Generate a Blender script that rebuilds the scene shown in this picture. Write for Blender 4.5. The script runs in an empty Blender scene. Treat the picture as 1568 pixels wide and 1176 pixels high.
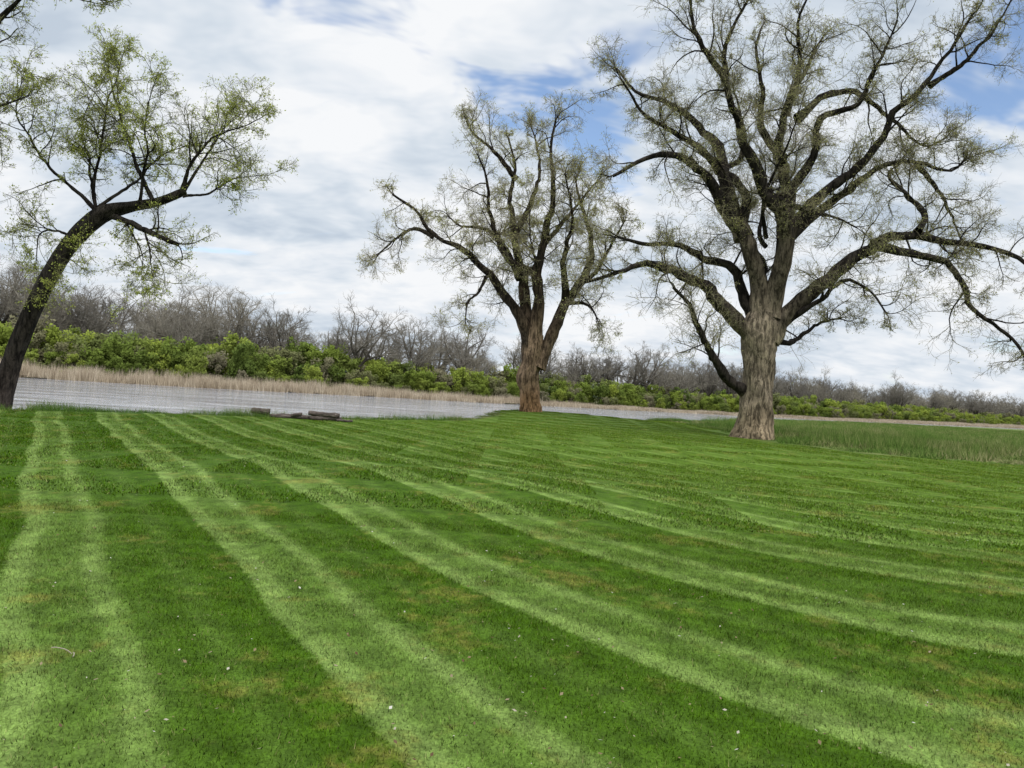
import bpy, math, numpy as np
from mathutils import Matrix, Vector
sc = bpy.context.scene
RS = np.random.RandomState

# ------------------------------------------------------------------ helpers
def nrm(v):
    return v/np.maximum(np.linalg.norm(v,axis=-1,keepdims=True),1e-9)

def mesh_obj(name, V, F, mat=None, smooth=False, attrs=None, parent=None, link=True):
    """F: (n,k) array or list of arrays"""
    if not isinstance(F,list): F=[F]
    me=bpy.data.meshes.new(name)
    V=np.asarray(V,dtype=np.float32)
    me.vertices.add(len(V)); me.vertices.foreach_set('co',V.ravel())
    loops=np.concatenate([f.ravel() for f in F]).astype(np.int32)
    tot=np.concatenate([np.full(len(f),f.shape[1]) for f in F]).astype(np.int32)
    st=np.concatenate([[0],np.cumsum(tot)[:-1]]).astype(np.int32)
    me.loops.add(len(loops)); me.loops.foreach_set('vertex_index',loops)
    me.polygons.add(len(tot)); me.polygons.foreach_set('loop_start',st)
    try: me.polygons.foreach_set('loop_total',tot)
    except Exception: pass
    me.update(calc_edges=True)
    if smooth: me.polygons.foreach_set('use_smooth',np.ones(len(tot),dtype=bool))
    if attrs:
        for k,a in attrs.items():
            a=np.asarray(a,dtype=np.float32)
            if a.ndim==1:
                at=me.attributes.new(k,'FLOAT','POINT'); at.data.foreach_set('value',a)
            else:
                at=me.attributes.new(k,'FLOAT_COLOR','POINT'); at.data.foreach_set('color',a.ravel())
    if mat: me.materials.append(mat)
    ob=bpy.data.objects.new(name,me)
    if link: sc.collection.objects.link(ob)
    if parent: ob.parent=parent
    return ob

def empty(name,loc=(0,0,0)):
    e=bpy.data.objects.new(name,None); e.location=loc; e.empty_display_size=0.3
    sc.collection.objects.link(e); return e

class NT:
    def __init__(s,nt): s.nt=nt
    def n(s,t,**kw):
        x=s.nt.nodes.new(t)
        for k,v in kw.items(): setattr(x,k,v)
        return x
    def l(s,a,b): s.nt.links.new(a,b)
    def put(s,sock,v):
        if isinstance(v,bpy.types.NodeSocket): s.l(v,sock)
        elif v is not None: sock.default_value=v
    def m(s,op,a,b=None,c=None,clamp=False):
        x=s.n('ShaderNodeMath',operation=op); x.use_clamp=clamp
        s.put(x.inputs[0],a); s.put(x.inputs[1],b); s.put(x.inputs[2],c); return x.outputs[0]
    def mix(s,f,a,b,mode='MIX'):
        x=s.n('ShaderNodeMix',data_type='RGBA',blend_type=mode)
        s.put(x.inputs[0],f); s.put(x.inputs[6],a if isinstance(a,bpy.types.NodeSocket) else (*a,1)); s.put(x.inputs[7],b if isinstance(b,bpy.types.NodeSocket) else (*b,1))
        return x.outputs[2]
    def noise(s,vec,scale,detail=4,rough=.55,dist=0,dim='3D'):
        x=s.n('ShaderNodeTexNoise'); x.noise_dimensions=dim; s.put(x.inputs['Vector'],vec); x.inputs['Scale'].default_value=scale
        x.inputs['Detail'].default_value=detail; x.inputs['Roughness'].default_value=rough; x.inputs['Distortion'].default_value=dist
        return x.outputs[0]
    def ramp(s,f,stops,interp='LINEAR'):
        x=s.n('ShaderNodeValToRGB'); r=x.color_ramp; r.interpolation=interp
        while len(r.elements)<len(stops): r.elements.new(0.5)
        for e,(p,c) in zip(r.elements,stops):
            e.position=p; e.color=(c,c,c,1) if not isinstance(c,tuple) else (*c,1)
        s.put(x.inputs[0],f); return x.outputs[0]
    def mapr(s,v,a,b,c=0.,d=1.,smooth=True):
        x=s.n('ShaderNodeMapRange'); x.interpolation_type='SMOOTHSTEP' if smooth else 'LINEAR'
        s.put(x.inputs[0],v)
        for i,q in enumerate((a,b,c,d)): x.inputs[i+1].default_value=q
        return x.outputs[0]
    def scalev(s,v,sx,sy,sz):
        x=s.n('ShaderNodeVectorMath',operation='MULTIPLY'); s.put(x.inputs[0],v); x.inputs[1].default_value=(sx,sy,sz); return x.outputs[0]
    def vscale(s,v,k):
        x=s.n('ShaderNodeVectorMath',operation='SCALE'); s.l(v,x.inputs[0]); s.put(x.inputs[3],k); return x.outputs[0]
    def attr(s,name):
        return s.n('ShaderNodeAttribute',attribute_name=name)

def new_mat(name):
    m=bpy.data.materials.new(name); m.use_nodes=True; m.node_tree.nodes.clear()
    t=NT(m.node_tree); out=t.n('ShaderNodeOutputMaterial'); return m,t,out

def principled(t,out,col,rough=.8,spec=.3,normal=None):
    b=t.n('ShaderNodeBsdfPrincipled'); t.put(b.inputs['Base Color'],col if isinstance(col,bpy.types.NodeSocket) else (*col,1))
    t.put(b.inputs['Roughness'],rough); b.inputs['Specular IOR Level'].default_value=spec
    if normal: t.l(normal,b.inputs['Normal'])
    t.l(b.outputs[0],out.inputs[0]); return b

def leafy(t,out,col,trans=.35,up=0.):
    d=t.n('ShaderNodeBsdfDiffuse'); t.put(d.inputs[0],col)
    if up>0:   # soft rounded normals: blades of a sward shade like the sward
        gn=t.n('ShaderNodeNewGeometry').outputs['Normal']
        a=t.n('ShaderNodeVectorMath',operation='ADD'); t.l(t.vscale(gn,1-up),a.inputs[0]); a.inputs[1].default_value=(0,0,up)
        nn=t.n('ShaderNodeVectorMath',operation='NORMALIZE'); t.l(a.outputs[0],nn.inputs[0]); t.l(nn.outputs[0],d.inputs['Normal'])
    if trans<=0: t.l(d.outputs[0],out.inputs[0]); return
    tr=t.n('ShaderNodeBsdfTranslucent'); mx=t.n('ShaderNodeMixShader')
    t.put(tr.inputs[0],col); mx.inputs[0].default_value=trans
    t.l(d.outputs[0],mx.inputs[1]); t.l(tr.outputs[0],mx.inputs[2])
    t.l(mx.outputs[0],out.inputs[0])

# ------------------------------------------------------------------ world layout
NEAR=np.array([(-2500,-900),(-300,-60),(-60,13),(-30,20.3),(-16.5,24.6),(-11.7,28.2),(-6.3,33.1),(-3.1,36.5),(-1.2,43),(-.6,49),(3,53.5),(8,56.5),(13,60),(20,80),(48,160),(92,214),(176,296),(600,640),(3500,2800)],float)
FAR=np.array([(-2500,-200),(-600,60),(-150,150),(-104,156),(-68,162),(-32,183),(0,198),(30,213),(72,240),(112,264),(184,334),(600,700),(3500,2900)],float)
def polydist(x,y,P):
    d=np.full(x.shape,1e9)
    for a,b in zip(P[:-1],P[1:]):
        ab=b-a; t=np.clip(((x-a[0])*ab[0]+(y-a[1])*ab[1])/(ab@ab),0,1)
        d=np.minimum(d,np.hypot(x-a[0]-t*ab[0],y-a[1]-t*ab[1]))
    return d
def sd_near(x,y):
    d=polydist(x,y,NEAR); return np.where(y<np.interp(x,NEAR[:,0],NEAR[:,1]),d,-d)
def sd_far(x,y):
    d=polydist(x,y,FAR); return np.where(y>np.interp(x,FAR[:,0],FAR[:,1]),d,-d)
def sstep(t): t=np.clip(t,0,1); return t*t*(3-2*t)
def x_bound(y): return np.interp(y,[-100,0,24,28,29.8,34.5,38,45,58],[400,150,40,19.7,14.7,12.0,12.4,12.7,13])
def wob(x,y): return .5*np.sin(x*.9+1.3*np.sin(y*.7))+.35*np.sin(y*1.7+x*.6)+.15*np.sin(x*3.1-y*2.3)
def meadow_mask(x,y): return sstep((x-x_bound(y)+.35*wob(x,y))/.8+.5)
def height(x,y):
    sn=sd_near(x,y); sf=sd_far(x,y)
    land=.40*np.exp(-((x-2)/6.5)**2-((y-49)/8)**2)+.04*np.sin(x*.33+.8*np.sin(y*.21))*np.sin(y*.27+.5)*sstep((y-4)/6)
    land=land+.17*np.exp(-((x+1)/5)**2-((y-12)/3.2)**2)-.12*np.exp(-((x-3)/7)**2-((y-19)/4)**2)+.12*np.exp(-((x-8)/6)**2-((y-26)/4)**2)
    land=land-1.15*sstep((y-54)/50)*sstep((x-5)/15)
    land=land-0.25*sstep((x-16)/25)*sstep((y-30)/20)
    f=sstep((.35-sn+.12*wob(x*1.5,y*1.5))/3.2)
    hn=land*(1-f)-2.7*f
    g=sstep((sf+2)/4.5)
    hf=-2.7*(1-g)+g*(-1.25+.8*sstep((sf-5)/60)+.12*wob(x*.1,y*.1))
    return np.where(sf>-2.5,hf,hn)

# ------------------------------------------------------------------ lawn colour group
def lawn_group():
    g=bpy.data.node_groups.new('lawn_colour','ShaderNodeTree')
    g.interface.new_socket('Color',in_out='OUTPUT',socket_type='NodeSocketColor')
    t=NT(g); o=t.n('NodeGroupOutput')
    pos=t.n('ShaderNodeNewGeometry').outputs['Position']
    sp=t.n('ShaderNodeSeparateXYZ'); t.l(pos,sp.inputs[0]); X,Y=sp.outputs[0],sp.outputs[1]
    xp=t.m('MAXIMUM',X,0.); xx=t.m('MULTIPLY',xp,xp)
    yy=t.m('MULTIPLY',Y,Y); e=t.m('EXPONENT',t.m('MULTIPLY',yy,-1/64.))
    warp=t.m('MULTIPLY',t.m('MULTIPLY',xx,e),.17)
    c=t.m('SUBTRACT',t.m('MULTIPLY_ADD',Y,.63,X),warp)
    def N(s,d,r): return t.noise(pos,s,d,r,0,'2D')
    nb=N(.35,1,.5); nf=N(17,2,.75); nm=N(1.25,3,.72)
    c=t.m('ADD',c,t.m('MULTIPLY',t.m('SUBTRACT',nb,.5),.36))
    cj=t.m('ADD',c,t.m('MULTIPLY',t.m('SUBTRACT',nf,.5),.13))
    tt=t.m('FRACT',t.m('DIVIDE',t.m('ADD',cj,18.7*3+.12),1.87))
    st=t.ramp(tt,[(0,1.),(.045,1.),(.09,.50),(.17,.36),(.27,.46),(.30,.92),(.35,.92),(.41,.20),(.55,.03),(.66,.20),(.78,.0),(.94,.03),(.97,.95)])  # mown stripes: light and dark sheen of leaning blades put into the colour
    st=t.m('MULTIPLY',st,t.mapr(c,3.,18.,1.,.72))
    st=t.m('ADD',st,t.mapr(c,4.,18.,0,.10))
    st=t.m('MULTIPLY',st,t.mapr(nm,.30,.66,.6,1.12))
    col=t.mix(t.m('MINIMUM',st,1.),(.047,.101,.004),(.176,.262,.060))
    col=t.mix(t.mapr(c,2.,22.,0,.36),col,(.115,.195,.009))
    ny=N(.9,4,.78)
    dry=t.m('MULTIPLY',t.mapr(ny,.54,.72,0,.6),t.mapr(nf,.3,.6,.3,1))
    col=t.mix(dry,col,(.225,.205,.045))
    mot=t.m('MULTIPLY',t.mapr(N(48,1,.8),.25,.75,.66,1.34,False),t.mapr(N(4.5,2,.78),.28,.72,.68,1.28,False))
    t.l(t.vscale(col,mot),o.inputs[0])
    return g
LG=lawn_group()

# ground material
gm,t,out=new_mat('ground_mat')
lg=t.n('ShaderNodeGroup'); lg.node_tree=LG
z=t.attr('zone'); sz=t.n('ShaderNodeSeparateColor'); t.l(z.outputs['Color'],sz.inputs[0])
pos=t.n('ShaderNodeNewGeometry').outputs['Position']
base=t.ramp(t.noise(pos,.7,3,.7,0,'2D'),[(.3,(.045,.055,.018)),(.5,(.10,.10,.04)),(.7,(.17,.145,.075))])
mead=t.ramp(t.noise(t.scalev(pos,1,.6,1),.12,5,.75,0,'2D'),[(.3,(.07,.13,.022)),(.50,(.11,.17,.035)),(.60,(.19,.20,.07)),(.74,(.32,.28,.15))])
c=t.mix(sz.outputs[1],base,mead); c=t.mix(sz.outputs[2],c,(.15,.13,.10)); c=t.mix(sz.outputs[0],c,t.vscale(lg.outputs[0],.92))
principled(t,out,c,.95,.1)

xs=np.concatenate([-np.geomspace(305,2400,18)[::-1],np.arange(-300,-45,2.5),np.arange(-45,45,.5),np.arange(45,300,2.5),np.geomspace(302,3000,20)])
ys=np.concatenate([[-400,-200,-100,-50,-25],np.arange(-12,75,.5),np.arange(75,360,2.5),np.geomspace(363,3200,28)])
GX,GY=np.meshgrid(xs,ys); H=height(GX,GY)
nx,ny=len(xs),len(ys)
idx=np.arange(nx*ny).reshape(ny,nx)
F=np.stack([idx[:-1,:-1],idx[:-1,1:],idx[1:,1:],idx[1:,:-1]],-1).reshape(-1,4)
sn=sd_near(GX,GY); sf=sd_far(GX,GY); mm=meadow_mask(GX,GY)
lawn=(1-mm)*sstep((sn-.1)/.7)*(sf<-3)
mead_=mm*(sf<-3)*sstep((sn-.1)/1.)
mudm=sstep((-1.35-H)/.3)
zone=np.stack([lawn,mead_,mudm,np.ones_like(lawn)],-1).reshape(-1,4)
ground=mesh_obj('ground',np.stack([GX,GY,H],-1).reshape(-1,3),F,gm,True,{'zone':zone})

# ------------------------------------------------------------------ river
wm,t,out=new_mat('river_water_mat')
pos=t.n('ShaderNodeNewGeometry').outputs['Position']
b=t.n('ShaderNodeBump'); b.inputs['Strength'].default_value=.5; b.inputs['Distance'].default_value=.28
rip=t.noise(t.scalev(pos,.25,1.1,1),1.,4,.75,.6); swl=t.noise(t.scalev(pos,.04,.30,1),1.,4,.7)
t.l(t.m('ADD',rip,t.m('MULTIPLY',swl,1.4)),b.inputs['Height'])
wc=t.ramp(t.m('ADD',t.m('MULTIPLY',swl,.55),t.m('MULTIPLY',rip,.45)),[(.40,(.13,.14,.165)),(.49,(.29,.305,.345)),(.58,(.60,.62,.67))])
principled(t,out,wc,.06,.9,b.outputs[0])
wx=[-2400,-300,-60,60,300,3000]; wy=[-900,0,60,200,700,3000]
WX,WY=np.meshgrid(wx,wy); wi=np.arange(36).reshape(6,6)
mesh_obj('river',np.stack([WX,WY,np.full(WX.shape,-1.7)],-1).reshape(-1,3),np.stack([wi[:-1,:-1],wi[:-1,1:],wi[1:,1:],wi[1:,:-1]],-1).reshape(-1,4),wm)

# ------------------------------------------------------------------ instancing
def instancer(name,pts,rz,scl,idx,objs):
    col=bpy.data.collections.new(name+'_parts')
    for o in objs: col.objects.link(o)
    me=bpy.data.meshes.new(name); n=len(pts)
    me.vertices.add(n); me.vertices.foreach_set('co',np.asarray(pts,np.float32).ravel())
    a=me.attributes.new('rz','FLOAT','POINT'); a.data.foreach_set('value',np.asarray(rz,np.float32))
    a=me.attributes.new('scl','FLOAT_VECTOR','POINT'); a.data.foreach_set('vector',np.asarray(scl,np.float32).ravel())
    a=me.attributes.new('pick','INT','POINT'); a.data.foreach_set('value',np.asarray(idx,np.int32))
    ob=bpy.data.objects.new(name,me); sc.collection.objects.link(ob)
    g=bpy.data.node_groups.new(name+'_gn','GeometryNodeTree')
    g.interface.new_socket('Geometry',in_out='INPUT',socket_type='NodeSocketGeometry')
    g.interface.new_socket('Geometry',in_out='OUTPUT',socket_type='NodeSocketGeometry')
    N=g.nodes.new; L=g.links.new
    gi=N('NodeGroupInput'); go=N('NodeGroupOutput'); ci=N('GeometryNodeCollectionInfo'); ip=N('GeometryNodeInstanceOnPoints')
    ci.inputs['Collection'].default_value=col; ci.inputs['Separate Children'].default_value=True; ci.inputs['Reset Children'].default_value=True
    def na(nm,ty):
        x=N('GeometryNodeInputNamedAttribute'); x.data_type=ty; x.inputs[0].default_value=nm
        return [o for o in x.outputs if o.enabled and o.name=='Attribute'][0]
    cx=N('ShaderNodeCombineXYZ'); L(na('rz','FLOAT'),cx.inputs[2])
    L(gi.outputs[0],ip.inputs['Points']); L(ci.outputs[0],ip.inputs['Instance']); ip.inputs['Pick Instance'].default_value=True
    L(na('pick','INT'),ip.inputs['Instance Index']); L(cx.outputs[0],ip.inputs['Rotation']); L(na('scl','FLOAT_VECTOR'),ip.inputs['Scale'])
    L(ip.outputs[0],go.inputs[0])
    md=ob.modifiers.new('scatter','NODES'); md.node_group=g
    return ob

def blades(rg,n,size,h,w,lean,link_name,mat,hvar=.4,tri=True):
    """patch of grass blades, size = half width"""
    p=np.zeros((n,3)); p[:,:2]=rg.uniform(-size,size,(n,2))
    ang=rg.uniform(0,2*np.pi,n); hh=h*(1+hvar*rg.uniform(-1,1,n)); ww=w*rg.uniform(.6,1.3,n)
    side=np.stack([np.cos(ang),np.sin(ang),np.zeros(n)],-1)
    la=rg.uniform(0,2*np.pi,n); lv=np.stack([np.cos(la),np.sin(la),np.zeros(n)],-1)*(hh*lean*rg.uniform(.1,1,n))[:,None]
    up=np.array([0,0,1.])
    b0=p-side*ww[:,None]/2; b1=p+side*ww[:,None]/2
    tip=p+up*hh[:,None]*.98+lv
    V=np.stack([b0,b1,tip],1).reshape(-1,3); i=np.arange(n)[:,None]*3
    return mesh_obj(link_name,V,i+np.array([[0,1,2]]),mat,False,{'rnd':np.repeat(rg.uniform(0,1,n),3),'hgt':np.tile([0,0,1.],n)},link=False)

# lawn blades
bm,t,out=new_mat('lawn_blade_mat')
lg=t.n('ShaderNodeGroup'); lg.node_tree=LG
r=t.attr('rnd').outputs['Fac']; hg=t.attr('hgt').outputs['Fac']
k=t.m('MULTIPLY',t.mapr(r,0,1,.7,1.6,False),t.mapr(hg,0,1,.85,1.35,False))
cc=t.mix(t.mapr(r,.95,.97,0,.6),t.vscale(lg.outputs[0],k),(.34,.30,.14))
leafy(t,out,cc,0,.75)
rg=RS(5)
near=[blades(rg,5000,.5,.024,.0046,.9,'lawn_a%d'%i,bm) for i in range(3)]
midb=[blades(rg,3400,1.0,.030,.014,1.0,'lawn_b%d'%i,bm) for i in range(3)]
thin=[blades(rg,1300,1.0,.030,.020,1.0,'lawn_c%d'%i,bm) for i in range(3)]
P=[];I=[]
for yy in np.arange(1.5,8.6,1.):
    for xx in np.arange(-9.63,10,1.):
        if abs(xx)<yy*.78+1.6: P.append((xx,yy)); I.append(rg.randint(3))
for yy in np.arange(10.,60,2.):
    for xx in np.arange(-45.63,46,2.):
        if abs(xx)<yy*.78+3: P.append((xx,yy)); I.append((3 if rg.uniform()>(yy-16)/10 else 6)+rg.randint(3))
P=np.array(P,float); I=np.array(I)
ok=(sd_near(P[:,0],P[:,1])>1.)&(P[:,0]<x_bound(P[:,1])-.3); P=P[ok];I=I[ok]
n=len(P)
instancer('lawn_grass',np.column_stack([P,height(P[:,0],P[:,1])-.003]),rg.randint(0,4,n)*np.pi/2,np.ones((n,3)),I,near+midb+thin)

# taller grass : meadow + bank fringe
def grassmat(name,stops,tipc,tw=.5,up=.5):
    m,t,out=new_mat(name)
    pos=t.n('ShaderNodeNewGeometry').outputs['Position']
    r=t.attr('rnd').outputs['Fac']; hg=t.attr('hgt').outputs['Fac']
    f=t.m('ADD',t.m('MULTIPLY',t.noise(pos,.22,3,.7,0,'2D'),.75),t.m('MULTIPLY',r,.25))
    c=t.ramp(f,stops); c=t.mix(t.m('MULTIPLY',hg,tw),c,tipc)
    leafy(t,out,t.vscale(c,t.mapr(r,0,1,.6,1.4,False)),.0,up); return m
mg=grassmat('meadow_grass_mat',[(.3,(.065,.15,.02)),(.50,(.095,.185,.03)),(.60,(.17,.20,.06)),(.74,(.38,.32,.18))],(.19,.24,.08),.3,.6)
fg=grassmat('bank_grass_mat',[(.3,(.04,.10,.014)),(.55,(.07,.14,.025)),(.7,(.18,.17,.07))],(.17,.2,.07),.35)
rm=grassmat('reed_mat',[(.3,(.28,.22,.15)),(.55,(.40,.33,.24)),(.7,(.50,.43,.33))],(.46,.38,.29),.4,.3)
ma=[blades(rg,1100,1.1,.30,.02,.9,'meadow_a%d'%i,mg,.8) for i in range(3)]
mb=[blades(rg,700,2.6,.34,.06,.7,'meadow_b%d'%i,mg,.7) for i in range(3)]
P=[];I=[];S=[]
for yy in np.arange(24,62,1.6):
    for xx in np.arange(9,52,1.6):
        P.append((xx+rg.uniform(-.5,.5),yy+rg.uniform(-.5,.5))); I.append(rg.randint(3)); S.append(rg.uniform(.4,1.4)**1.3)
for yy in np.arange(63,240,4.):
    for xx in np.arange(12,190,4.):
        if xx<yy*.8+10: P.append((xx+rg.uniform(-1,1),yy+rg.uniform(-1,1))); I.append(3+rg.randint(3)); S.append(rg.uniform(.6,1.3))
P=np.array(P,float);I=np.array(I);S=np.array(S)
ok=(sd_near(P[:,0],P[:,1])>.4+2.5*(I>2))&(P[:,0]>x_bound(P[:,1])+.9+.5*wob(P[:,0],P[:,1])); P=P[ok];I=I[ok];S=S[ok]
dd=P[:,0]-x_bound(P[:,1]); S=np.where((dd<2.5)&(I<3),S*.65,S)
n=len(P)
instancer('meadow_grass',np.column_stack([P,height(P[:,0],P[:,1])-.01]),rg.uniform(0,6.28,n),np.column_stack([np.ones(n),np.ones(n),S]),I,ma+mb)
# bank fringe
fa=[blades(rg,220,.45,.22,.013,.9,'fringe_a%d'%i,fg,.7) for i in range(3)]
def along(PL,step,xlo,xhi):
    pts=[]
    for a,b in zip(PL[:-1],PL[1:]):
        if b[0]<xlo or a[0]>xhi: continue
        L=np.linalg.norm(b-a); k=int(L/step)+1
        nrmv=np.array([-(b-a)[1],(b-a)[0]])/L
        for i in range(k):
            p=a+(b-a)*i/k
            if xlo<p[0]<xhi: pts.append((*p,*nrmv))
    return np.array(pts)
A=along(NEAR,.28,-45,15)
A=np.repeat(A,4,0); off=rg.uniform(-1.6,.45,len(A)); Q=A[:,:2]+A[:,2:]*(-off)[:,None]+rg.uniform(-.2,.2,(len(A),2))
n=len(Q); sA=rg.uniform(.35,1.35,n)*(.6+.5*(np.sin(Q[:,0]*1.1)+1)/2)
sA=sA*np.where((Q[:,0]>-2.5)&(Q[:,0]<11),.35,1)
instancer('bank_grass',np.column_stack([Q,height(Q[:,0],Q[:,1])-.01]),rg.uniform(0,6.28,n),np.column_stack([np.ones(n),np.ones(n),sA]),rg.randint(0,3,n),fa)
# reeds on far bank
ra=[blades(rg,420,2.2,2.5,.08,.25,'reed_a%d'%i,rm,.45) for i in range(4)]
A=along(FAR,1.8,-260,420); A=np.repeat(A,2,0); off=rg.uniform(-.6,4.5,len(A)); Q=A[:,:2]+A[:,2:]*off[:,None]
n=len(Q); sA=rg.uniform(.5,1.15,n)*np.interp(Q[:,0],[-110,-20,40,120,300],[1.1,.72,.30,.22,.6])
instancer('reed_bed',np.column_stack([Q,np.maximum(height(Q[:,0],Q[:,1]),-1.75)-.05]),rg.uniform(0,6.28,n),np.column_stack([np.ones(n),np.ones(n),sA]),rg.randint(0,4,n),ra)

# ------------------------------------------------------------------ tree toolkit
def tubes(P,R,k,rg=None,ridge=0.,ph=None):
    N,m,_=P.shape
    T=nrm(np.gradient(P,axis=1))
    mean=nrm(P[:,-1]-P[:,0]); ref=np.zeros((N,3)); ref[np.arange(N),np.argmin(np.abs(mean),1)]=1
    ref=np.repeat(ref[:,None],m,1)
    U=nrm(np.cross(T,ref)); W=np.cross(T,U)
    th=np.arange(k)*2*np.pi/k
    RR=R[:,:,None]*np.ones(k)
    if ridge>0:
        s=np.linspace(0,1,m)[None,:,None]*m*.35
        phs=rg.uniform(0,6.28,(N,1,1))
        RR=RR*(1+ridge*np.sin(3*th+s*1.3+phs)*.8+ridge*.7*np.sin(7*th-s*.8+phs*2)+ridge*rg.uniform(-.6,.6,RR.shape))
    V=P[:,:,None]+RR[...,None]*(np.cos(th)[None,None,:,None]*U[:,:,None]+np.sin(th)[None,None,:,None]*W[:,:,None])
    base=(np.arange(N)*m*k)[:,None,None]+(np.arange(m-1)*k)[None,:,None]
    j=np.arange(k)[None,None,:]; j2=(j+1)%k
    F=np.stack([base+j,base+j2,base+k+j2,base+k+j],-1).reshape(-1,4)
    return V.reshape(-1,3),F,np.repeat(R.ravel(),k)
def grow(st,dr,ln,n,wig,trop,rg):
    N=len(st); P=np.zeros((N,n+1,3)); P[:,0]=st; d=nrm(dr.copy()); acc=rg.normal(0,1,(N,3))
    for i in range(n):
        acc=.45*acc+rg.normal(0,1,(N,3)); d=d+acc*wig; d[:,2]+=trop; d=nrm(d)
        P[:,i+1]=P[:,i]+d*(ln/n)[:,None]
    return P
def spawn(P,R,which,tt,amin,amax,zb,rg):
    m=P.shape[1]; f=np.clip(tt,0,.999)*(m-1); i=f.astype(int); fr=(f-i)[:,None]
    p0=P[which,i];p1=P[which,i+1]; st=p0*(1-fr)+p1*fr; T=nrm(p1-p0)
    rr=R[which,i]
    q=rg.normal(0,1,T.shape); q[:,2]+=zb; q=nrm(q-(q*T).sum(1,keepdims=True)*T)
    a=np.radians(rg.uniform(amin,amax,len(tt)))[:,None]
    return st,T*np.cos(a)+q*np.sin(a),rr
def taper(r0,r1,m): 
    s=np.linspace(0,1,m)[None]; return r0[:,None]*(1-s)+r1[:,None]*s
def resample(pts,m):
    pts=np.asarray(pts,float); 
    E=np.vstack([2*pts[0]-pts[1],pts,2*pts[-1]-pts[-2]]); out=[]
    for i in range(1,len(E)-2):
        for s in np.linspace(0,1,8,endpoint=False):
            a,b,c,d=E[i-1],E[i],E[i+1],E[i+2]
            out.append(.5*((2*b)+(-a+c)*s+(2*a-5*b+4*c-d)*s*s+(-a+3*b-3*c+d)*s**3))
    out.append(pts[-1]); out=np.array(out)
    L=np.concatenate([[0],np.cumsum(np.linalg.norm(np.diff(out[:,:3],axis=0),axis=1))]); q=np.linspace(0,L[-1],m)
    return np.column_stack([np.interp(q,L,out[:,k]) for k in range(out.shape[1])]),L[-1]
def leaf_quads(C,size,rg):
    n=len(C); u=nrm(rg.normal(0,1,(n,3))); v=nrm(np.cross(u,rg.normal(0,1,(n,3)))); s=(size*rg.uniform(.6,1.4,n))[:,None]
    V=np.stack([C-u*s*.6,C+v*s*.4,C+u*s*.6,C-v*s*.4],1).reshape(-1,3)
    return V,np.arange(n*4).reshape(-1,4)

def bark_mat(name,base_c,mid_c,twig_c,lo=.022,mi=.28,hi=.55,foot=(.24,.15,.08)):
    m,t,out=new_mat(name)
    tc=t.n('ShaderNodeTexCoord').outputs['Object']
    r=t.attr('rad').outputs['Fac']
    c=t.mix(t.mapr(r,mi,hi,0,1),mid_c,base_c)
    n2=t.noise(tc,1.2,2,.6)
    zz=t.n('ShaderNodeSeparateXYZ'); t.l(tc,zz.inputs[0])
    c=t.mix(t.m('MULTIPLY',t.mapr(t.m('ADD',zz.outputs[2],t.m('MULTIPLY',n2,1.5)),1.2,3.2,.75,0),t.mapr(r,.2,.35,0,1)),c,foot)
    c=t.mix(t.mapr(r,.008,lo,1,0),c,twig_c)
    vs=t.scalev(tc,1,1,.22)
    n1=t.noise(vs,7,4,.65,.6); n3=t.noise(t.scalev(tc,1,1,.35),26,2,.7)
    k=t.m('MULTIPLY',t.mapr(n1,.36,.62,.32,1.4),t.m('MULTIPLY',t.mapr(n2,.3,.7,.65,1.3),t.mapr(n3,.3,.7,.75,1.25)))
    k=t.m('MAXIMUM',k,t.mapr(r,.006,lo,.9,0))
    b=t.n('ShaderNodeBump'); b.inputs['Strength'].default_value=1.; b.inputs['Distance'].default_value=.09
    t.l(t.m('ADD',n1,t.m('MULTIPLY',n3,.3)),b.inputs['Height'])
    principled(t,out,t.vscale(c,k),.95,.1,b.outputs[0]); return m
def leaf_mat(name,ca,cb,cd):
    m,t,out=new_mat(name)
    tc=t.n('ShaderNodeTexCoord').outputs['Object']
    r=t.attr('rnd').outputs['Fac']
    c=t.mix(r,ca,cb); c=t.mix(t.mapr(t.noise(tc,.5,1,.6),.42,.62,0,.6),c,cd)
    leafy(t,out,c,.5); return m

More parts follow.
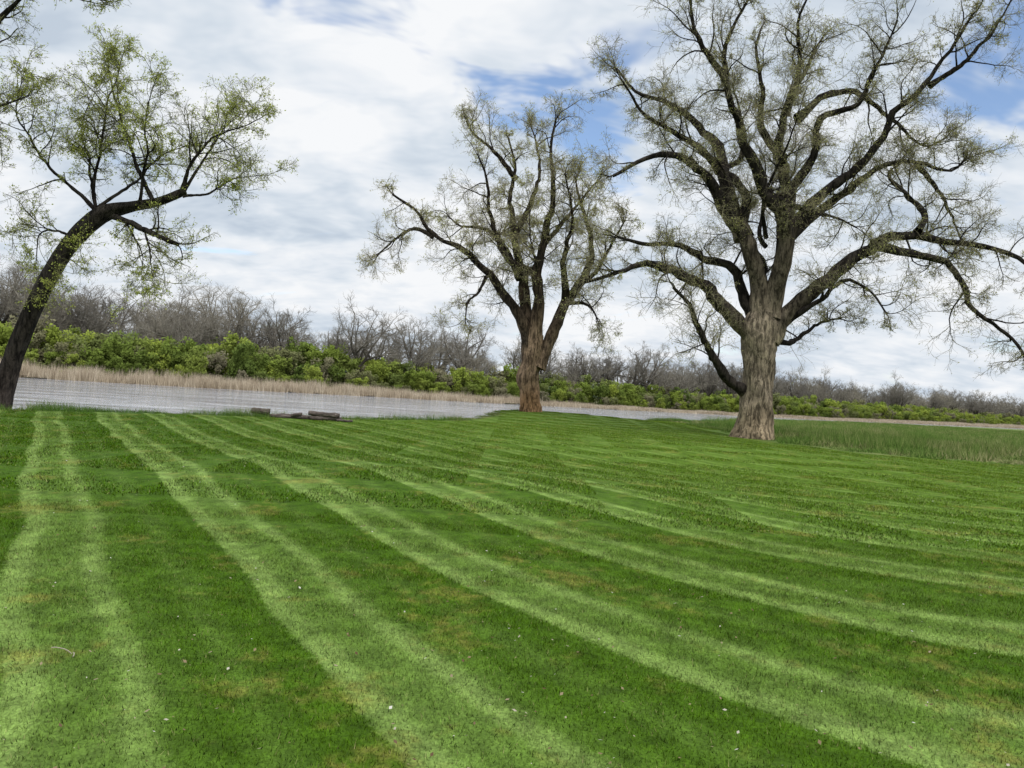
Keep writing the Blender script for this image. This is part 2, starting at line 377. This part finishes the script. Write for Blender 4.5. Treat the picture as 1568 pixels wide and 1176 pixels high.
def build_tree(name,base,s,org,trunk,limbs,seed,l2step=.5,l2=(1.0,2.6),leafmat=None,barkm=None,nleaf=3,leafsize=.055,k3=7,k4=6,k5=3,droop=-.03,extra=0,crotch=None,elen=(5,8),tube_k=14,rs=.92,broken=(),keepf=.45,tk=1.):
    rg=RS(seed)
    def cv(p): 
        u=p[0]-org[0]; v=org[1]-p[1]
        return ((u*.998-v*.061)*s,(u*.061+v*.998)*s)
    root=empty(name,base)
    VV=[];FF=[];RA=[];off=0
    def add(o):
        nonlocal off
        V,F,r=o; VV.append(V);FF.append(F+off);RA.append(r);off+=len(V)
    tp=[(*[cv(p)[0]],p[3] if len(p)>3 else 0,cv(p)[1],p[2]*s) for p in trunk]
    T,L=resample([(a,b,c,d) for a,b,c,d in tp],44)
    add(tubes(T[None,:,:3],T[None,:,3],30,rg,.055))
    M=30; PP=[];RR=[];LL=[]
    for lb in limbs:
        pts,r0,r1=lb[0],lb[1],lb[2]; w0=lb[3] if len(lb)>3 else 0; w1=lb[4] if len(lb)>4 else 0
        k=len(pts); q=[]
        for i,p in enumerate(pts):
            a,b=cv(p); f=i/(k-1); q.append((a,w0+(w1-w0)*f,b))
        R_,L=resample(q,M)
        env=np.sin(np.linspace(0,1,M)*np.pi)[:,None]
        jit=np.cumsum(rg.normal(0,1,(M,3)),0); jit-=np.linspace(0,1,M)[:,None]*jit[-1]
        R_=R_+jit*.045*env*(L/8)
        sx=np.linspace(0,1,M)
        r=(r1*.6+(r0-r1*.6)*(1-sx)**1.25)*s*rs*(1+.07*rg.normal(0,1,M))
        r[0]*=1.25; r[1]*=1.12
        PP.append(R_);RR.append(r);LL.append(L)
    if extra:
        cr=np.array([[cv(crotch)[0],0,cv(crotch)[1]]])
        for i in range(extra):
            az=np.pi/2*(1 if i%2 else -1)+rg.uniform(-.9,.9); el=rg.uniform(.5,1.25)
            d=np.array([[np.cos(az)*np.cos(el),np.sin(az)*np.cos(el),np.sin(el)]]); L=rg.uniform(*elen)
            st=cr+np.array([[0,0,rg.uniform(-.3,2.5)]])
            Pn=grow(st,d,np.array([L]),M-1,.07,.01,rg)
            PP.append(Pn[0]);LL.append(L);sx=np.linspace(0,1,M);RR.append((.10*(1-sx)**1.3+.018)*(L/8))
    P1=np.array(PP);R1=np.array(RR);LL=np.array(LL)
    add(tubes(P1,R1,tube_k,rg,.05))
    which=[];tt=[]
    for i,L in enumerate(LL):
        n=max(4,int(L/l2step)); which+= [i]*n; tt+=list(rg.uniform(.14,1.,n)**.75)
        if i not in broken: which+=[i]*2; tt+=[.995,.97]; 
    which=np.array(which);tt=np.array(tt)
    st,dr,rr=spawn(P1,R1,which,tt,28,72,.35,rg)
    tip=tt>.96; dr[tip]=nrm(dr[tip]*.5+nrm(P1[which[tip],-1]-P1[which[tip],-3]))
    ln=(l2[0]+(l2[1]-l2[0])*rg.uniform(0,1,len(tt))**1.3)*(1.15-.45*tt)
    P2=grow(st,dr,ln,9,.17,.02,rg); r0=np.minimum(rr*.6,.013*ln+.013); R2=taper(r0,np.full(len(r0),.008),10)
    add(tubes(P2,R2,6))
    def level(P,R,ln,k,a0,a1,f0,f1,n,wig,trop,rmax,rend,sides):
        N=len(P); w=np.repeat(np.arange(N),k); tt=rg.uniform(.12,1.,len(w))
        st,dr,rr=spawn(P,R,w,tt,a0,a1,.15,rg); L=ln[w]*rg.uniform(f0,f1,len(w))*(1.15-.4*tt)
        Q=grow(st,dr,L,n,wig,trop,rg); r0=np.minimum(rr*.75,rmax); r0=np.maximum(r0,rend)
        RQ=taper(r0,np.full(len(r0),rend),n+1); add(tubes(Q,RQ,sides)); return Q,RQ,L
    P3,R3,L3=level(P2,R2,ln,k3,25,70,.30,.62,6,.17,droop*.5,.013*tk,.0065*tk,4)
    P4,R4,L4=level(P3,R3,L3,k4,25,75,.30,.65,3,.2,droop*1.3,.008*tk,.0048*tk,3)
    P5,R5,L5=level(P4,R4,L4,k5,25,75,.40,1.0,2,.22,droop*2,.0055*tk,.0038*tk,3)
    mesh_obj('trunk_and_branches',np.vstack(VV),np.vstack(FF),barkm,True,{'rad':np.concatenate(RA)},parent=root)
    C=np.vstack([P5[:,-1],P5[:,-2],P4[:,-1]]); 
    C=np.repeat(C,nleaf,0)+rg.normal(0,.04,(len(C)*nleaf,3))
    ph=np.sin(C[:,0]*1.9+2*np.sin(C[:,2]*1.1))+np.sin(C[:,2]*2.3+C[:,1]*1.7)+.8*np.sin(C[:,1]*2.1+C[:,0])
    keep=rg.uniform(0,1,len(C))<keepf*(.5+.5*(ph+1)/2); C=C[keep]
    V,F=leaf_quads(C,leafsize,rg)
    mesh_obj('leaves',V,F,leafmat,False,{'rnd':np.repeat(rg.uniform(0,1,len(C)),4)},parent=root)
    return root

bark=bark_mat('cottonwood_bark',(.225,.182,.132),(.030,.025,.021),(.25,.225,.14),foot=(.27,.205,.13))
bark2=bark_mat('cottonwood_bark_warm',(.20,.14,.09),(.034,.027,.021),(.27,.24,.15),foot=(.27,.15,.07))
barkd=bark_mat('cottonwood_bark_dark',(.045,.037,.031),(.028,.024,.020),(.16,.16,.07),foot=(.05,.04,.034))
lf=leaf_mat('budding_leaves',(.42,.44,.13),(.55,.55,.23),(.45,.40,.20))
lfg=leaf_mat('young_green_leaves',(.40,.46,.08),(.54,.58,.17),(.38,.40,.11))

big_trunk=[(1151,684,38),(1152,672,33),(1155,650,27),(1158,620,24.5),(1160,590,23),(1162,560,23),(1163,530,26),(1164,505,26),(1167,480,19)]
big=[
([(1142,600),(1118,588),(1098,570),(1072,535),(1056,500),(1040,470),(1018,450)],10,4,0,-2),
([(1156,520),(1125,492),(1096,462),(1060,434),(1012,414),(975,411),(935,428),(892,440)],15,4,0,-1.5),
([(1160,500),(1142,450),(1128,404),(1082,381),(1040,368),(1000,366),(955,352)],11,4,0,1.8),
([(1166,490),(1160,430),(1148,385),(1122,345),(1095,310),(1068,284),(1022,262),(972,268),(930,290)],17,4,0,-2.2),
([(1140,365),(1128,330),(1112,275),(1106,225),(1078,172),(1034,134),(988,112),(955,70)],14,3,0,2.5),
([(1172,490),(1192,420),(1199,360),(1188,335),(1160,298),(1140,258),(1120,208),(1103,150),(1097,92),(1125,35)],18,3,0,-2.5),
([(1178,490),(1196,410),(1206,340),(1215,270),(1211,212),(1226,152),(1262,92),(1280,45),(1300,12)],17,3,0,2.5),
([(1199,372),(1236,318),(1270,285),(1302,258),(1330,228),(1346,190),(1388,150),(1420,104),(1446,58)],11,3,0,-2.5),
([(1240,165),(1290,128),(1340,128),(1390,158),(1422,180),(1462,200),(1495,185)],7,2.5,1.5,2.5),
([(1203,372),(1262,318),(1325,268),(1380,242),(1432,236),(1488,246),(1520,222)],9,3,0,2),
([(1176,520),(1216,470),(1260,430),(1292,400),(1332,376),(1382,362),(1430,370),(1490,384),(1530,398),(1565,440)],16,4,0,-1.5),
([(1322,380),(1370,396),(1422,412),(1438,452),(1452,490),(1492,522),(1512,562)],8,3,-.8,-3),
([(1390,362),(1412,335),(1395,300),(1372,262),(1400,240)],6,2,-1,1),
([(1188,505),(1232,470),(1272,440),(1300,458),(1312,492)],6,2,0,-3),
([(1180,520),(1216,524),(1240,510),(1285,485),(1330,480)],6,2.5,0,3),
([(1213,235),(1182,182),(1186,112),(1178,45),(1190,8)],8,2.5,1,2),
([(1222,160),(1236,92),(1222,35),(1232,0)],7,2.5,1.5,-1),
([(1110,255),(1075,225),(1020,205),(975,180),(945,150)],7,2.5,.8,-2),
([(1100,140),(1060,90),(1040,40),(1050,0)],6,2,-1.5,-2.5),
([(1208,300),(1245,240),(1250,190),(1300,170),(1330,110),(1345,60)],9,2.5,.5,-2),
([(1160,300),(1205,330),(1240,345),(1270,370)],6,2,-1,-3),
([(1125,350),(1150,300),(1120,250),(1150,220),(1160,160),(1150,90)],9,2.5,0,3),
([(1165,470),(1175,400),(1160,350),(1180,290)],12,5,.2,3),
([(1400,150),(1440,120),(1480,80),(1500,40)],5,2,-1.5,-2.5),
([(1430,236),(1470,280),(1500,320),(1520,350)],5,2,1.5,2.5),
]
build_tree('cottonwood_tree',(12.07,36.7,-.03),36.7/1132,(1152,674),big_trunk,big,11,l2step=.52,l2=(1.0,3.4),leafmat=lf,barkm=bark,nleaf=1,extra=2,crotch=(1170,440),elen=(6,10),leafsize=.052,broken=(13,),keepf=.40)

mid_trunk=[(811,644,22),(812,634,18),(812,615,15),(811,598,15),(808,582,17),(813,560,15),(817,538,15),(820,515,12)]
mid=[
([(812,560),(797,505),(772,470),(747,430),(720,400),(690,380),(655,365),(640,335),(608,312)],11,3,0,-2),
([(668,372),(640,362),(612,378),(590,398)],4,2,-1.4,-2),
([(815,530),(803,470),(794,420),(786,360),(782,305),(791,252),(778,200)],11,2.5,0,1.5),
([(818,525),(824,460),(821,412),(838,352),(850,300),(842,240),(850,195)],12,2.5,0,-1.5),
([(822,565),(848,510),(864,462),(888,432),(905,382),(900,340),(890,300),(884,262)],13,2.5,0,1.5),
([(796,430),(775,375),(745,350),(705,340),(680,318)],6,2,0,2.5),
([(885,436),(915,420),(935,385),(950,350)],5,2,1,-2),
([(790,270),(765,240),(728,214),(715,195)],5,2,1,-1),
([(786,362),(812,310),(830,255),(822,200),(815,175)],6,2,.6,2.5),
([(822,420),(775,400),(755,340),(748,290),(735,260)],7,2,0,-2.5),
([(868,460),(865,400),(872,340),(862,290)],7,2,.6,-2.5),
([(745,430),(735,455),(722,470),(715,500)],3,1.5,-1,-2),
([(865,465),(900,470),(915,500)],4,1.5,.6,-1),
([(830,380),(870,330),(900,290),(925,262)],5,2,0,2),
]
build_tree('cottonwood_tree',(1.3,48,.26),48/1132,(812,636),mid_trunk,mid,23,l2step=.56,l2=(1.2,3.5),leafmat=lf,barkm=bark2,nleaf=1,extra=2,crotch=(820,470),elen=(5,9),leafsize=.064,droop=-.05,keepf=.52,tk=1.1)

lt_trunk=[(-3,640,19),(3,618,16),(10,590,14.5),(24,545,13),(46,490,12.5),(76,425,12),(108,376,12),(143,341,13),(165,326,12),(200,318,8),(245,310,6.5),(280,296,6),(284,294,5)]
left=[
([(168,330),(200,344),(250,367),(285,381)],5.5,5.5,0,-.6),
([(150,338),(138,265),(150,182),(165,112),(172,62)],3.2,1.2,0,.8),
([(155,330),(105,285),(68,245),(48,190),(60,140)],3.4,1.2,0,-1),
([(236,312),(207,252),(186,182),(160,122),(150,80)],3.8,1.2,0,.6),
([(277,300),(297,255),(330,222),(378,202),(412,186)],3.5,1.,0,-.5),
([(280,298),(308,242),(328,190),(350,158)],2.8,1.,0,1.2),
([(214,316),(235,250),(240,200),(262,150)],2.8,1.,0,-1.3),
([(120,368),(75,352),(45,358),(30,395)],2.5,1.,0,1),
([(230,356),(242,400),(252,445)],2,.8,-.4,-.8),
([(280,302),(320,290),(345,265),(385,255)],2.4,1.,0,1.2),
([(150,335),(115,240),(95,170),(105,110)],3,1.,0,1.8),
([(150,320),(190,270),(225,215),(290,190)],2.8,1.,0,2),
([(140,345),(120,400),(112,440)],2,.8,0,-1),
([(200,345),(215,390),(208,420)],1.8,.8,-.3,.5),
]
build_tree('leaning_cottonwood_tree',(-19,27.6,-.05),27.6/1132,(3,622),lt_trunk,left,37,l2step=.27,l2=(.7,2.3),leafmat=lfg,barkm=barkd,nleaf=1,extra=0,leafsize=.053,k3=6,k4=5,k5=3,droop=-.02,broken=(0,),keepf=.72,rs=.95,tk=.85)
off_trunk=[(-260,690,30),(-255,660,24),(-250,600,21),(-240,520,20),(-225,440,20),(-215,380,16)]
offl=[
([(-220,420),(-150,300),(-80,190),(-20,110),(18,62),(70,48),(150,60)],13,2,0,.5),
([(-220,400),(-160,220),(-90,90),(-10,20),(80,10),(140,-10)],12,2,0,-1),
([(-225,430),(-140,330),(-80,270),(-30,225),(10,200)],9,2,0,1),
([(-100,225),(-50,205),(-5,250),(15,290)],5,1.5,0,-.6),
([(-220,380),(-230,200),(-200,50),(-190,-60)],14,3,0,1),
([(-230,420),(-320,300),(-400,180),(-450,60)],14,3,0,-1),
([(-215,400),(-140,240),(-120,100),(-60,-20)],10,2,0,2),
([(-230,440),(-310,400),(-420,330)],9,2,0,2),
]
build_tree('cottonwood_tree',(-21.6,23.5,-.05),23.5/1132,(-260,690),off_trunk,offl,51,l2step=.42,l2=(.8,2.1),leafmat=lfg,barkm=barkd,nleaf=1,leafsize=.05,k3=6,k4=5,k5=2,keepf=.5,tk=.85)

# ------------------------------------------------------------------ distant trees and shrubs
dm,t,out=new_mat('distant_bark_mat')
oi=t.n('ShaderNodeObjectInfo').outputs['Random']; r=t.attr('rad').outputs['Fac']
c=t.mix(oi,(.17,.155,.135),(.32,.29,.23)); c=t.mix(t.mapr(r,.05,.25,0,.85),c,(.08,.07,.06))  # pale twig tones: atmospheric haze put into the bark colour
principled(t,out,c,.95,.05)
def far_tree(nm,seed,Ht):
    rg=RS(seed); VV=[];FF=[];RA=[];off=0
    def add(o):
        nonlocal off
        V,F,r=o; VV.append(V);FF.append(F+off);RA.append(r);off+=len(V)
    T=grow(np.zeros((1,3)),np.array([[rg.uniform(-.15,.15),0,1]]),np.array([Ht*.34]),6,.05,.02,rg); RT=taper(np.array([.65]),np.array([.45]),7); add(tubes(T,RT,7))
    n=9; w=np.zeros(n,int); st,dr,rr=spawn(T,RT,w,rg.uniform(.6,1,n),12,55,.3,rg)
    L1=Ht*rg.uniform(.45,.70,n); P1=grow(st,dr,L1,9,.12,.04,rg); R1=taper(np.full(n,.33),np.full(n,.06),10); add(tubes(P1,R1,5))
    def lv(P,R,ln,k,a0,a1,f0,f1,n,wig,tr,rm,re,sd):
        w=np.repeat(np.arange(len(P)),k); tt=rg.uniform(.3,1,len(w)); st,dr,rr=spawn(P,R,w,tt,a0,a1,.3,rg)
        L=ln[w]*rg.uniform(f0,f1,len(w))*(1.15-.4*tt); Q=grow(st,dr,L,n,wig,tr,rg); r0=np.maximum(np.minimum(rr*.6,rm),re); RQ=taper(r0,np.full(len(r0),re),n+1); add(tubes(Q,RQ,sd)); return Q,RQ,L
    P2,R2,L2=lv(P1,R1,L1,8,25,65,.22,.45,5,.15,.02,.12,.035,4)
    P3,R3,L3=lv(P2,R2,L2,7,25,65,.35,.6,3,.18,.02,.045,.02,3)
    P4,R4,L4=lv(P3,R3,L3,5,25,65,.4,.8,2,.18,0,.02,.013,3)
    return mesh_obj(nm,np.vstack(VV),np.vstack(FF),dm,True,{'rad':np.concatenate(RA)},link=False)
sm,t,out=new_mat('distant_shrub_mat')
oi=t.n('ShaderNodeObjectInfo').outputs['Random']; r=t.attr('rnd').outputs['Fac']
c=t.ramp(oi,[(0,(.10,.14,.035)),(.3,(.17,.22,.042)),(.58,(.26,.31,.055)),(.74,(.15,.19,.05)),(.88,(.18,.175,.09)),(1,(.22,.20,.13))])
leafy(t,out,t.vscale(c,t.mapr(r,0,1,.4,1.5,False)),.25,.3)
def shrub(nm,seed,w,h,n,ls):
    rg=RS(seed); k=24
    cc=np.column_stack([rg.uniform(-w/2,w/2,k),rg.uniform(-w/2,w/2,k),rg.uniform(.12,.9,k)*h]); cc[:,:2]*=(1.15-.65*(cc[:,2:]/h)); rr=rg.uniform(.07,.20,k)*w
    i=rg.randint(0,k,n); d=nrm(rg.normal(0,1,(n,3)))*(rg.uniform(.2,1.15,n)**.6)[:,None]; C=cc[i]+d*rr[i][:,None]*np.array([1,1,1.3]); C[:,2]=np.abs(C[:,2])
    V,F=leaf_quads(C,ls,rg); shade=np.clip(.2+.5*d[:,2]*.5+.3*rg.uniform(0,1,n)+.3*C[:,2]/h,0,1)  # clump tops lighter, undersides darker: shading put into the leaf colour
    return mesh_obj(nm,V,F,sm,False,{'rnd':np.repeat(shade,4)},link=False)  # here rnd carries the painted top-to-bottom shade, only partly random
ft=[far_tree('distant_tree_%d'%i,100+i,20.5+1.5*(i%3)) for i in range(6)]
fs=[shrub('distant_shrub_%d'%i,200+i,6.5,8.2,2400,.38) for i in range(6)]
A=along(FAR,3.2,-330,560); 
rg=RS(9)
P=[];S=[];I=[]
def hs(x): return np.interp(x,[-110,-60,0,60,120,300],[1.14,1.06,1.0,.92,.9,.9])
for a in A:
    for row,(o0,o1,pr) in enumerate([(22,34,.26),(36,54,.32),(56,90,.36)]):
        if rg.uniform()<pr:
            o=rg.uniform(o0,o1); p=a[:2]+a[2:]*o; P.append(p); I.append(rg.randint(6)); S.append(rg.uniform(.66,1.14)*hs(p[0]))
P=np.array(P);n=len(P);S=np.array(S)
instancer('distant_treeline',np.column_stack([P,height(P[:,0],P[:,1])-.2]),rg.uniform(0,6.28,n),np.column_stack([S*1.1,S*1.1,S]),I,ft)
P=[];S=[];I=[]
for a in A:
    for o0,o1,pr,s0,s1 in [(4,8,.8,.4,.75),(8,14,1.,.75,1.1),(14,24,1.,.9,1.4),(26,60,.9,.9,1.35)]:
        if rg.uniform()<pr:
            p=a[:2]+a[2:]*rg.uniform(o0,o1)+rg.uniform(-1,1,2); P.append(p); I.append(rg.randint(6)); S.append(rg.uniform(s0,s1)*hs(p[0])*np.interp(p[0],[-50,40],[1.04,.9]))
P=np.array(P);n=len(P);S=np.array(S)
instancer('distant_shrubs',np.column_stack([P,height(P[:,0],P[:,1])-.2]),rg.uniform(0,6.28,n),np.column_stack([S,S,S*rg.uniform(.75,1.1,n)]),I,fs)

# hills
hm,t,out=new_mat('hills_mat')
pos=t.n('ShaderNodeNewGeometry').outputs['Position']
principled(t,out,t.ramp(t.noise(pos,.012,4,.65),[(.35,(.15,.19,.21)),(.65,(.21,.25,.26))]),1,0)
az=np.radians(np.linspace(-75,75,260)); prof=np.interp(np.degrees(az),[-75,-40,-28,-23,-19,-15,-8,5,20,40,75],[46,48,44,54,43,28,16,14,17,17,22])
prof=prof+2*np.sin(az*23)+1.*np.sin(az*61+1)
rowsR=[900,1000,1130,1300,1600]; rowsH=[0,.45,.8,1.,.9]
V=[]
for R_,h_ in zip(rowsR,rowsH):
    V.append(np.column_stack([R_*np.sin(az),R_*np.cos(az),prof*h_*1.25+2*np.sin(az*40+R_)-4*(h_==0)]))
V=np.vstack(V); hi=np.arange(5*260).reshape(5,260)
mesh_obj('hills',V,np.stack([hi[:-1,:-1],hi[:-1,1:],hi[1:,1:],hi[1:,:-1]],-1).reshape(-1,4),hm,True)

# ------------------------------------------------------------------ weathered logs at lawn edge
lm,t,out=new_mat('weathered_log_mat')
tc=t.n('ShaderNodeTexCoord').outputs['Object']
n1=t.noise(t.scalev(tc,1.2,9,9),3,5,.7)
c=t.ramp(n1,[(.35,(.04,.032,.028)),(.55,(.13,.105,.09)),(.7,(.28,.24,.21))])
b=t.n('ShaderNodeBump'); b.inputs['Distance'].default_value=.03; t.l(n1,b.inputs['Height'])
principled(t,out,c,.95,.1,b.outputs[0])
logs=empty('log_pile',(-8.6,29.6,float(height(np.array([-8.6]),np.array([29.6]))[0])))
rg=RS(77)
def log(nm,a,b,r):
    a=np.array(a,float);b=np.array(b,float); m=14; s=np.linspace(0,1,m)[:,None]
    P=a+(b-a)*s+np.cumsum(rg.normal(0,.006,(m,3)),0)
    R=np.full(m,r)*(1+.08*rg.normal(0,1,m)); R[0]*=.9;R[-1]*=.88
    P=np.vstack([P[0],P,P[-1]]); P[0]-=(b-a)*.002; P[-1]+=(b-a)*.002; R=np.concatenate([[.001],R,[.001]])
    V,F,_=tubes(P[None],R[None],14,rg,.06); mesh_obj(nm,V,F,lm,True,parent=logs)
log('log_end_left',(-1.75,0,.24),(-1.0,.1,.22),.12)
log('log_support_left',(-1.6,.1,.08),(-1.15,.35,.09),.09)
log('log_flat_1',(-1.0,-.05,.07),(.55,.1,.08),.075)
log('log_flat_2',(-.8,.2,.09),(.8,.3,.08),.07)
log('log_right_top',(.55,0,.27),(1.75,.12,.24),.10)
log('log_right_low',(.6,-.02,.09),(1.8,.2,.08),.09)
log('log_loose',(1.7,-.1,.06),(2.3,.2,.06),.05)
log('log_stub',(-.1,-.1,.14),(.3,.0,.16),.06)

# ------------------------------------------------------------------ fallen leaves / twigs on lawn
dm2,t,out=new_mat('litter_mat')
r=t.attr('rnd').outputs['Fac']
leafy(t,out,t.ramp(r,[(0,(.10,.06,.035)),(.5,(.25,.19,.11)),(.8,(.42,.38,.30)),(1,(.62,.60,.54))]),.1)
n=2200; yy=2.2+30*rg.uniform(0,1,n)**1.6; xx=rg.uniform(-.8,.8,n)*yy
ok=(sd_near(xx,yy)>.5)&(xx<x_bound(yy)); xx=xx[ok];yy=yy[ok];n=len(xx)
C=np.column_stack([xx,yy,height(xx,yy)+.026]); a=rg.uniform(0,6.28,n); sz=rg.uniform(.004,.015,n)
u=np.column_stack([np.cos(a),np.sin(a),rg.uniform(-.5,.5,n)])*sz[:,None]; v=np.column_stack([-np.sin(a),np.cos(a),rg.uniform(-.5,.5,n)])*(sz*.6)[:,None]
V=np.stack([C-u,C+v,C+u,C-v],1).reshape(-1,3)
mesh_obj('fallen_leaves',V,np.arange(4*n).reshape(-1,4),dm2,False,{'rnd':np.repeat(rg.uniform(0,1,n),4)})
tw=grow(np.column_stack([[-2.45,-2.3],[4.1,4.05],[.035,.035]]),np.array([[1,.2,.05],[1,-.6,.02]]),np.array([.13,.07]),6,.12,0,rg)
V,F,rr=tubes(tw,np.full((2,7),.003),5); mesh_obj('fallen_twig',V,F,dm2,True,{'rnd':np.full(len(V),.75)})

# ------------------------------------------------------------------ sky and light
SUN_EL,SUN_AZ=math.radians(50),math.radians(155)
w=bpy.data.worlds.new('World'); sc.world=w; w.use_nodes=True; w.node_tree.nodes.clear(); t=NT(w.node_tree)
out=t.n('ShaderNodeOutputWorld'); bg=t.n('ShaderNodeBackground'); t.l(bg.outputs[0],out.inputs[0]); bg.inputs[1].default_value=.1
sky=t.n('ShaderNodeTexSky'); sky.sky_type='NISHITA'; sky.sun_disc=False; sky.sun_elevation=SUN_EL; sky.sun_rotation=SUN_AZ
D=t.n('ShaderNodeTexCoord').outputs['Generated']
sp=t.n('ShaderNodeSeparateXYZ'); t.l(D,sp.inputs[0]); dz=t.m('MAXIMUM',sp.outputs[2],0.)
den=t.m('ADD',dz,.30)
cx=t.n('ShaderNodeCombineXYZ'); t.l(t.m('DIVIDE',sp.outputs[0],den),cx.inputs[0]); t.l(t.m('DIVIDE',sp.outputs[1],den),cx.inputs[1])
pc=cx.outputs[0]
n1=t.noise(t.scalev(pc,1.,1.3,1),1.8,4,.52,.2,'2D')
n2=t.noise(t.scalev(pc,1.,1.5,1),6.0,3,.6,.2,'2D')
shade=t.m('ADD',t.m('MULTIPLY',n1,.66),t.m('MULTIPLY',n2,.34))
cloud=t.ramp(shade,[(.34,(5.4,6.2,7.2)),(.43,(6.7,7.4,8.2)),(.51,(8.0,8.45,9.0)),(.61,(9.3,9.45,9.65))])
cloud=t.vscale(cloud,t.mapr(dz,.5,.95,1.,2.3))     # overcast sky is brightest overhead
def blob(dx,dy,dz_,wd):
    v=t.n('ShaderNodeVectorMath',operation='DISTANCE'); t.l(D,v.inputs[0]); q=np.array([dx,dy,dz_]);q=q/np.linalg.norm(q); v.inputs[1].default_value=tuple(q)
    return t.mapr(v.outputs['Value'],0,wd,1,0)
bl=t.m('ADD',t.m('ADD',blob(-.06,1,.385,.13),blob(.08,1,.36,.15)),t.m('ADD',t.m('MULTIPLY',blob(.64,1,.46,.15),1.3),t.m('MULTIPLY',blob(-.3,1,.55,.22),.5)))
hole=t.m('ADD',t.m('MULTIPLY',bl,.45),t.m('MULTIPLY',t.m('SUBTRACT',t.noise(t.scalev(pc,.8,1.2,1),4.,4,.6,.3,'2D'),.5),1.5))
hm_=t.mapr(hole,.20,.60,0,1)
skyc=t.mix(1.,sky.outputs[0],(1.8,1.8,1.85),'MULTIPLY')
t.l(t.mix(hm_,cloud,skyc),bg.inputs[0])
sun=bpy.data.lights.new('sun','SUN'); sun.energy=1.5; sun.angle=math.radians(14); sun.color=(1,.96,.9)
so=bpy.data.objects.new('sun',sun); sc.collection.objects.link(so)
d=Vector((math.sin(SUN_AZ)*math.cos(SUN_EL),math.cos(SUN_AZ)*math.cos(SUN_EL),math.sin(SUN_EL)))
so.rotation_euler=d.to_track_quat('Z','Y').to_euler()

# ------------------------------------------------------------------ camera
cam=bpy.data.cameras.new('camera'); cam.sensor_width=36; cam.lens=26; cam.clip_end=8000; cam.clip_start=.05
co=bpy.data.objects.new('camera',cam); sc.collection.objects.link(co); sc.camera=co
M=Matrix.Rotation(math.radians(90.6),4,'X')@Matrix.Rotation(math.radians(3.5),4,'Z'); M.translation=Vector((0,0,1.6)); co.matrix_world=M
sc.view_settings.view_transform='Standard'; sc.view_settings.look='None'; sc.view_settings.exposure=0
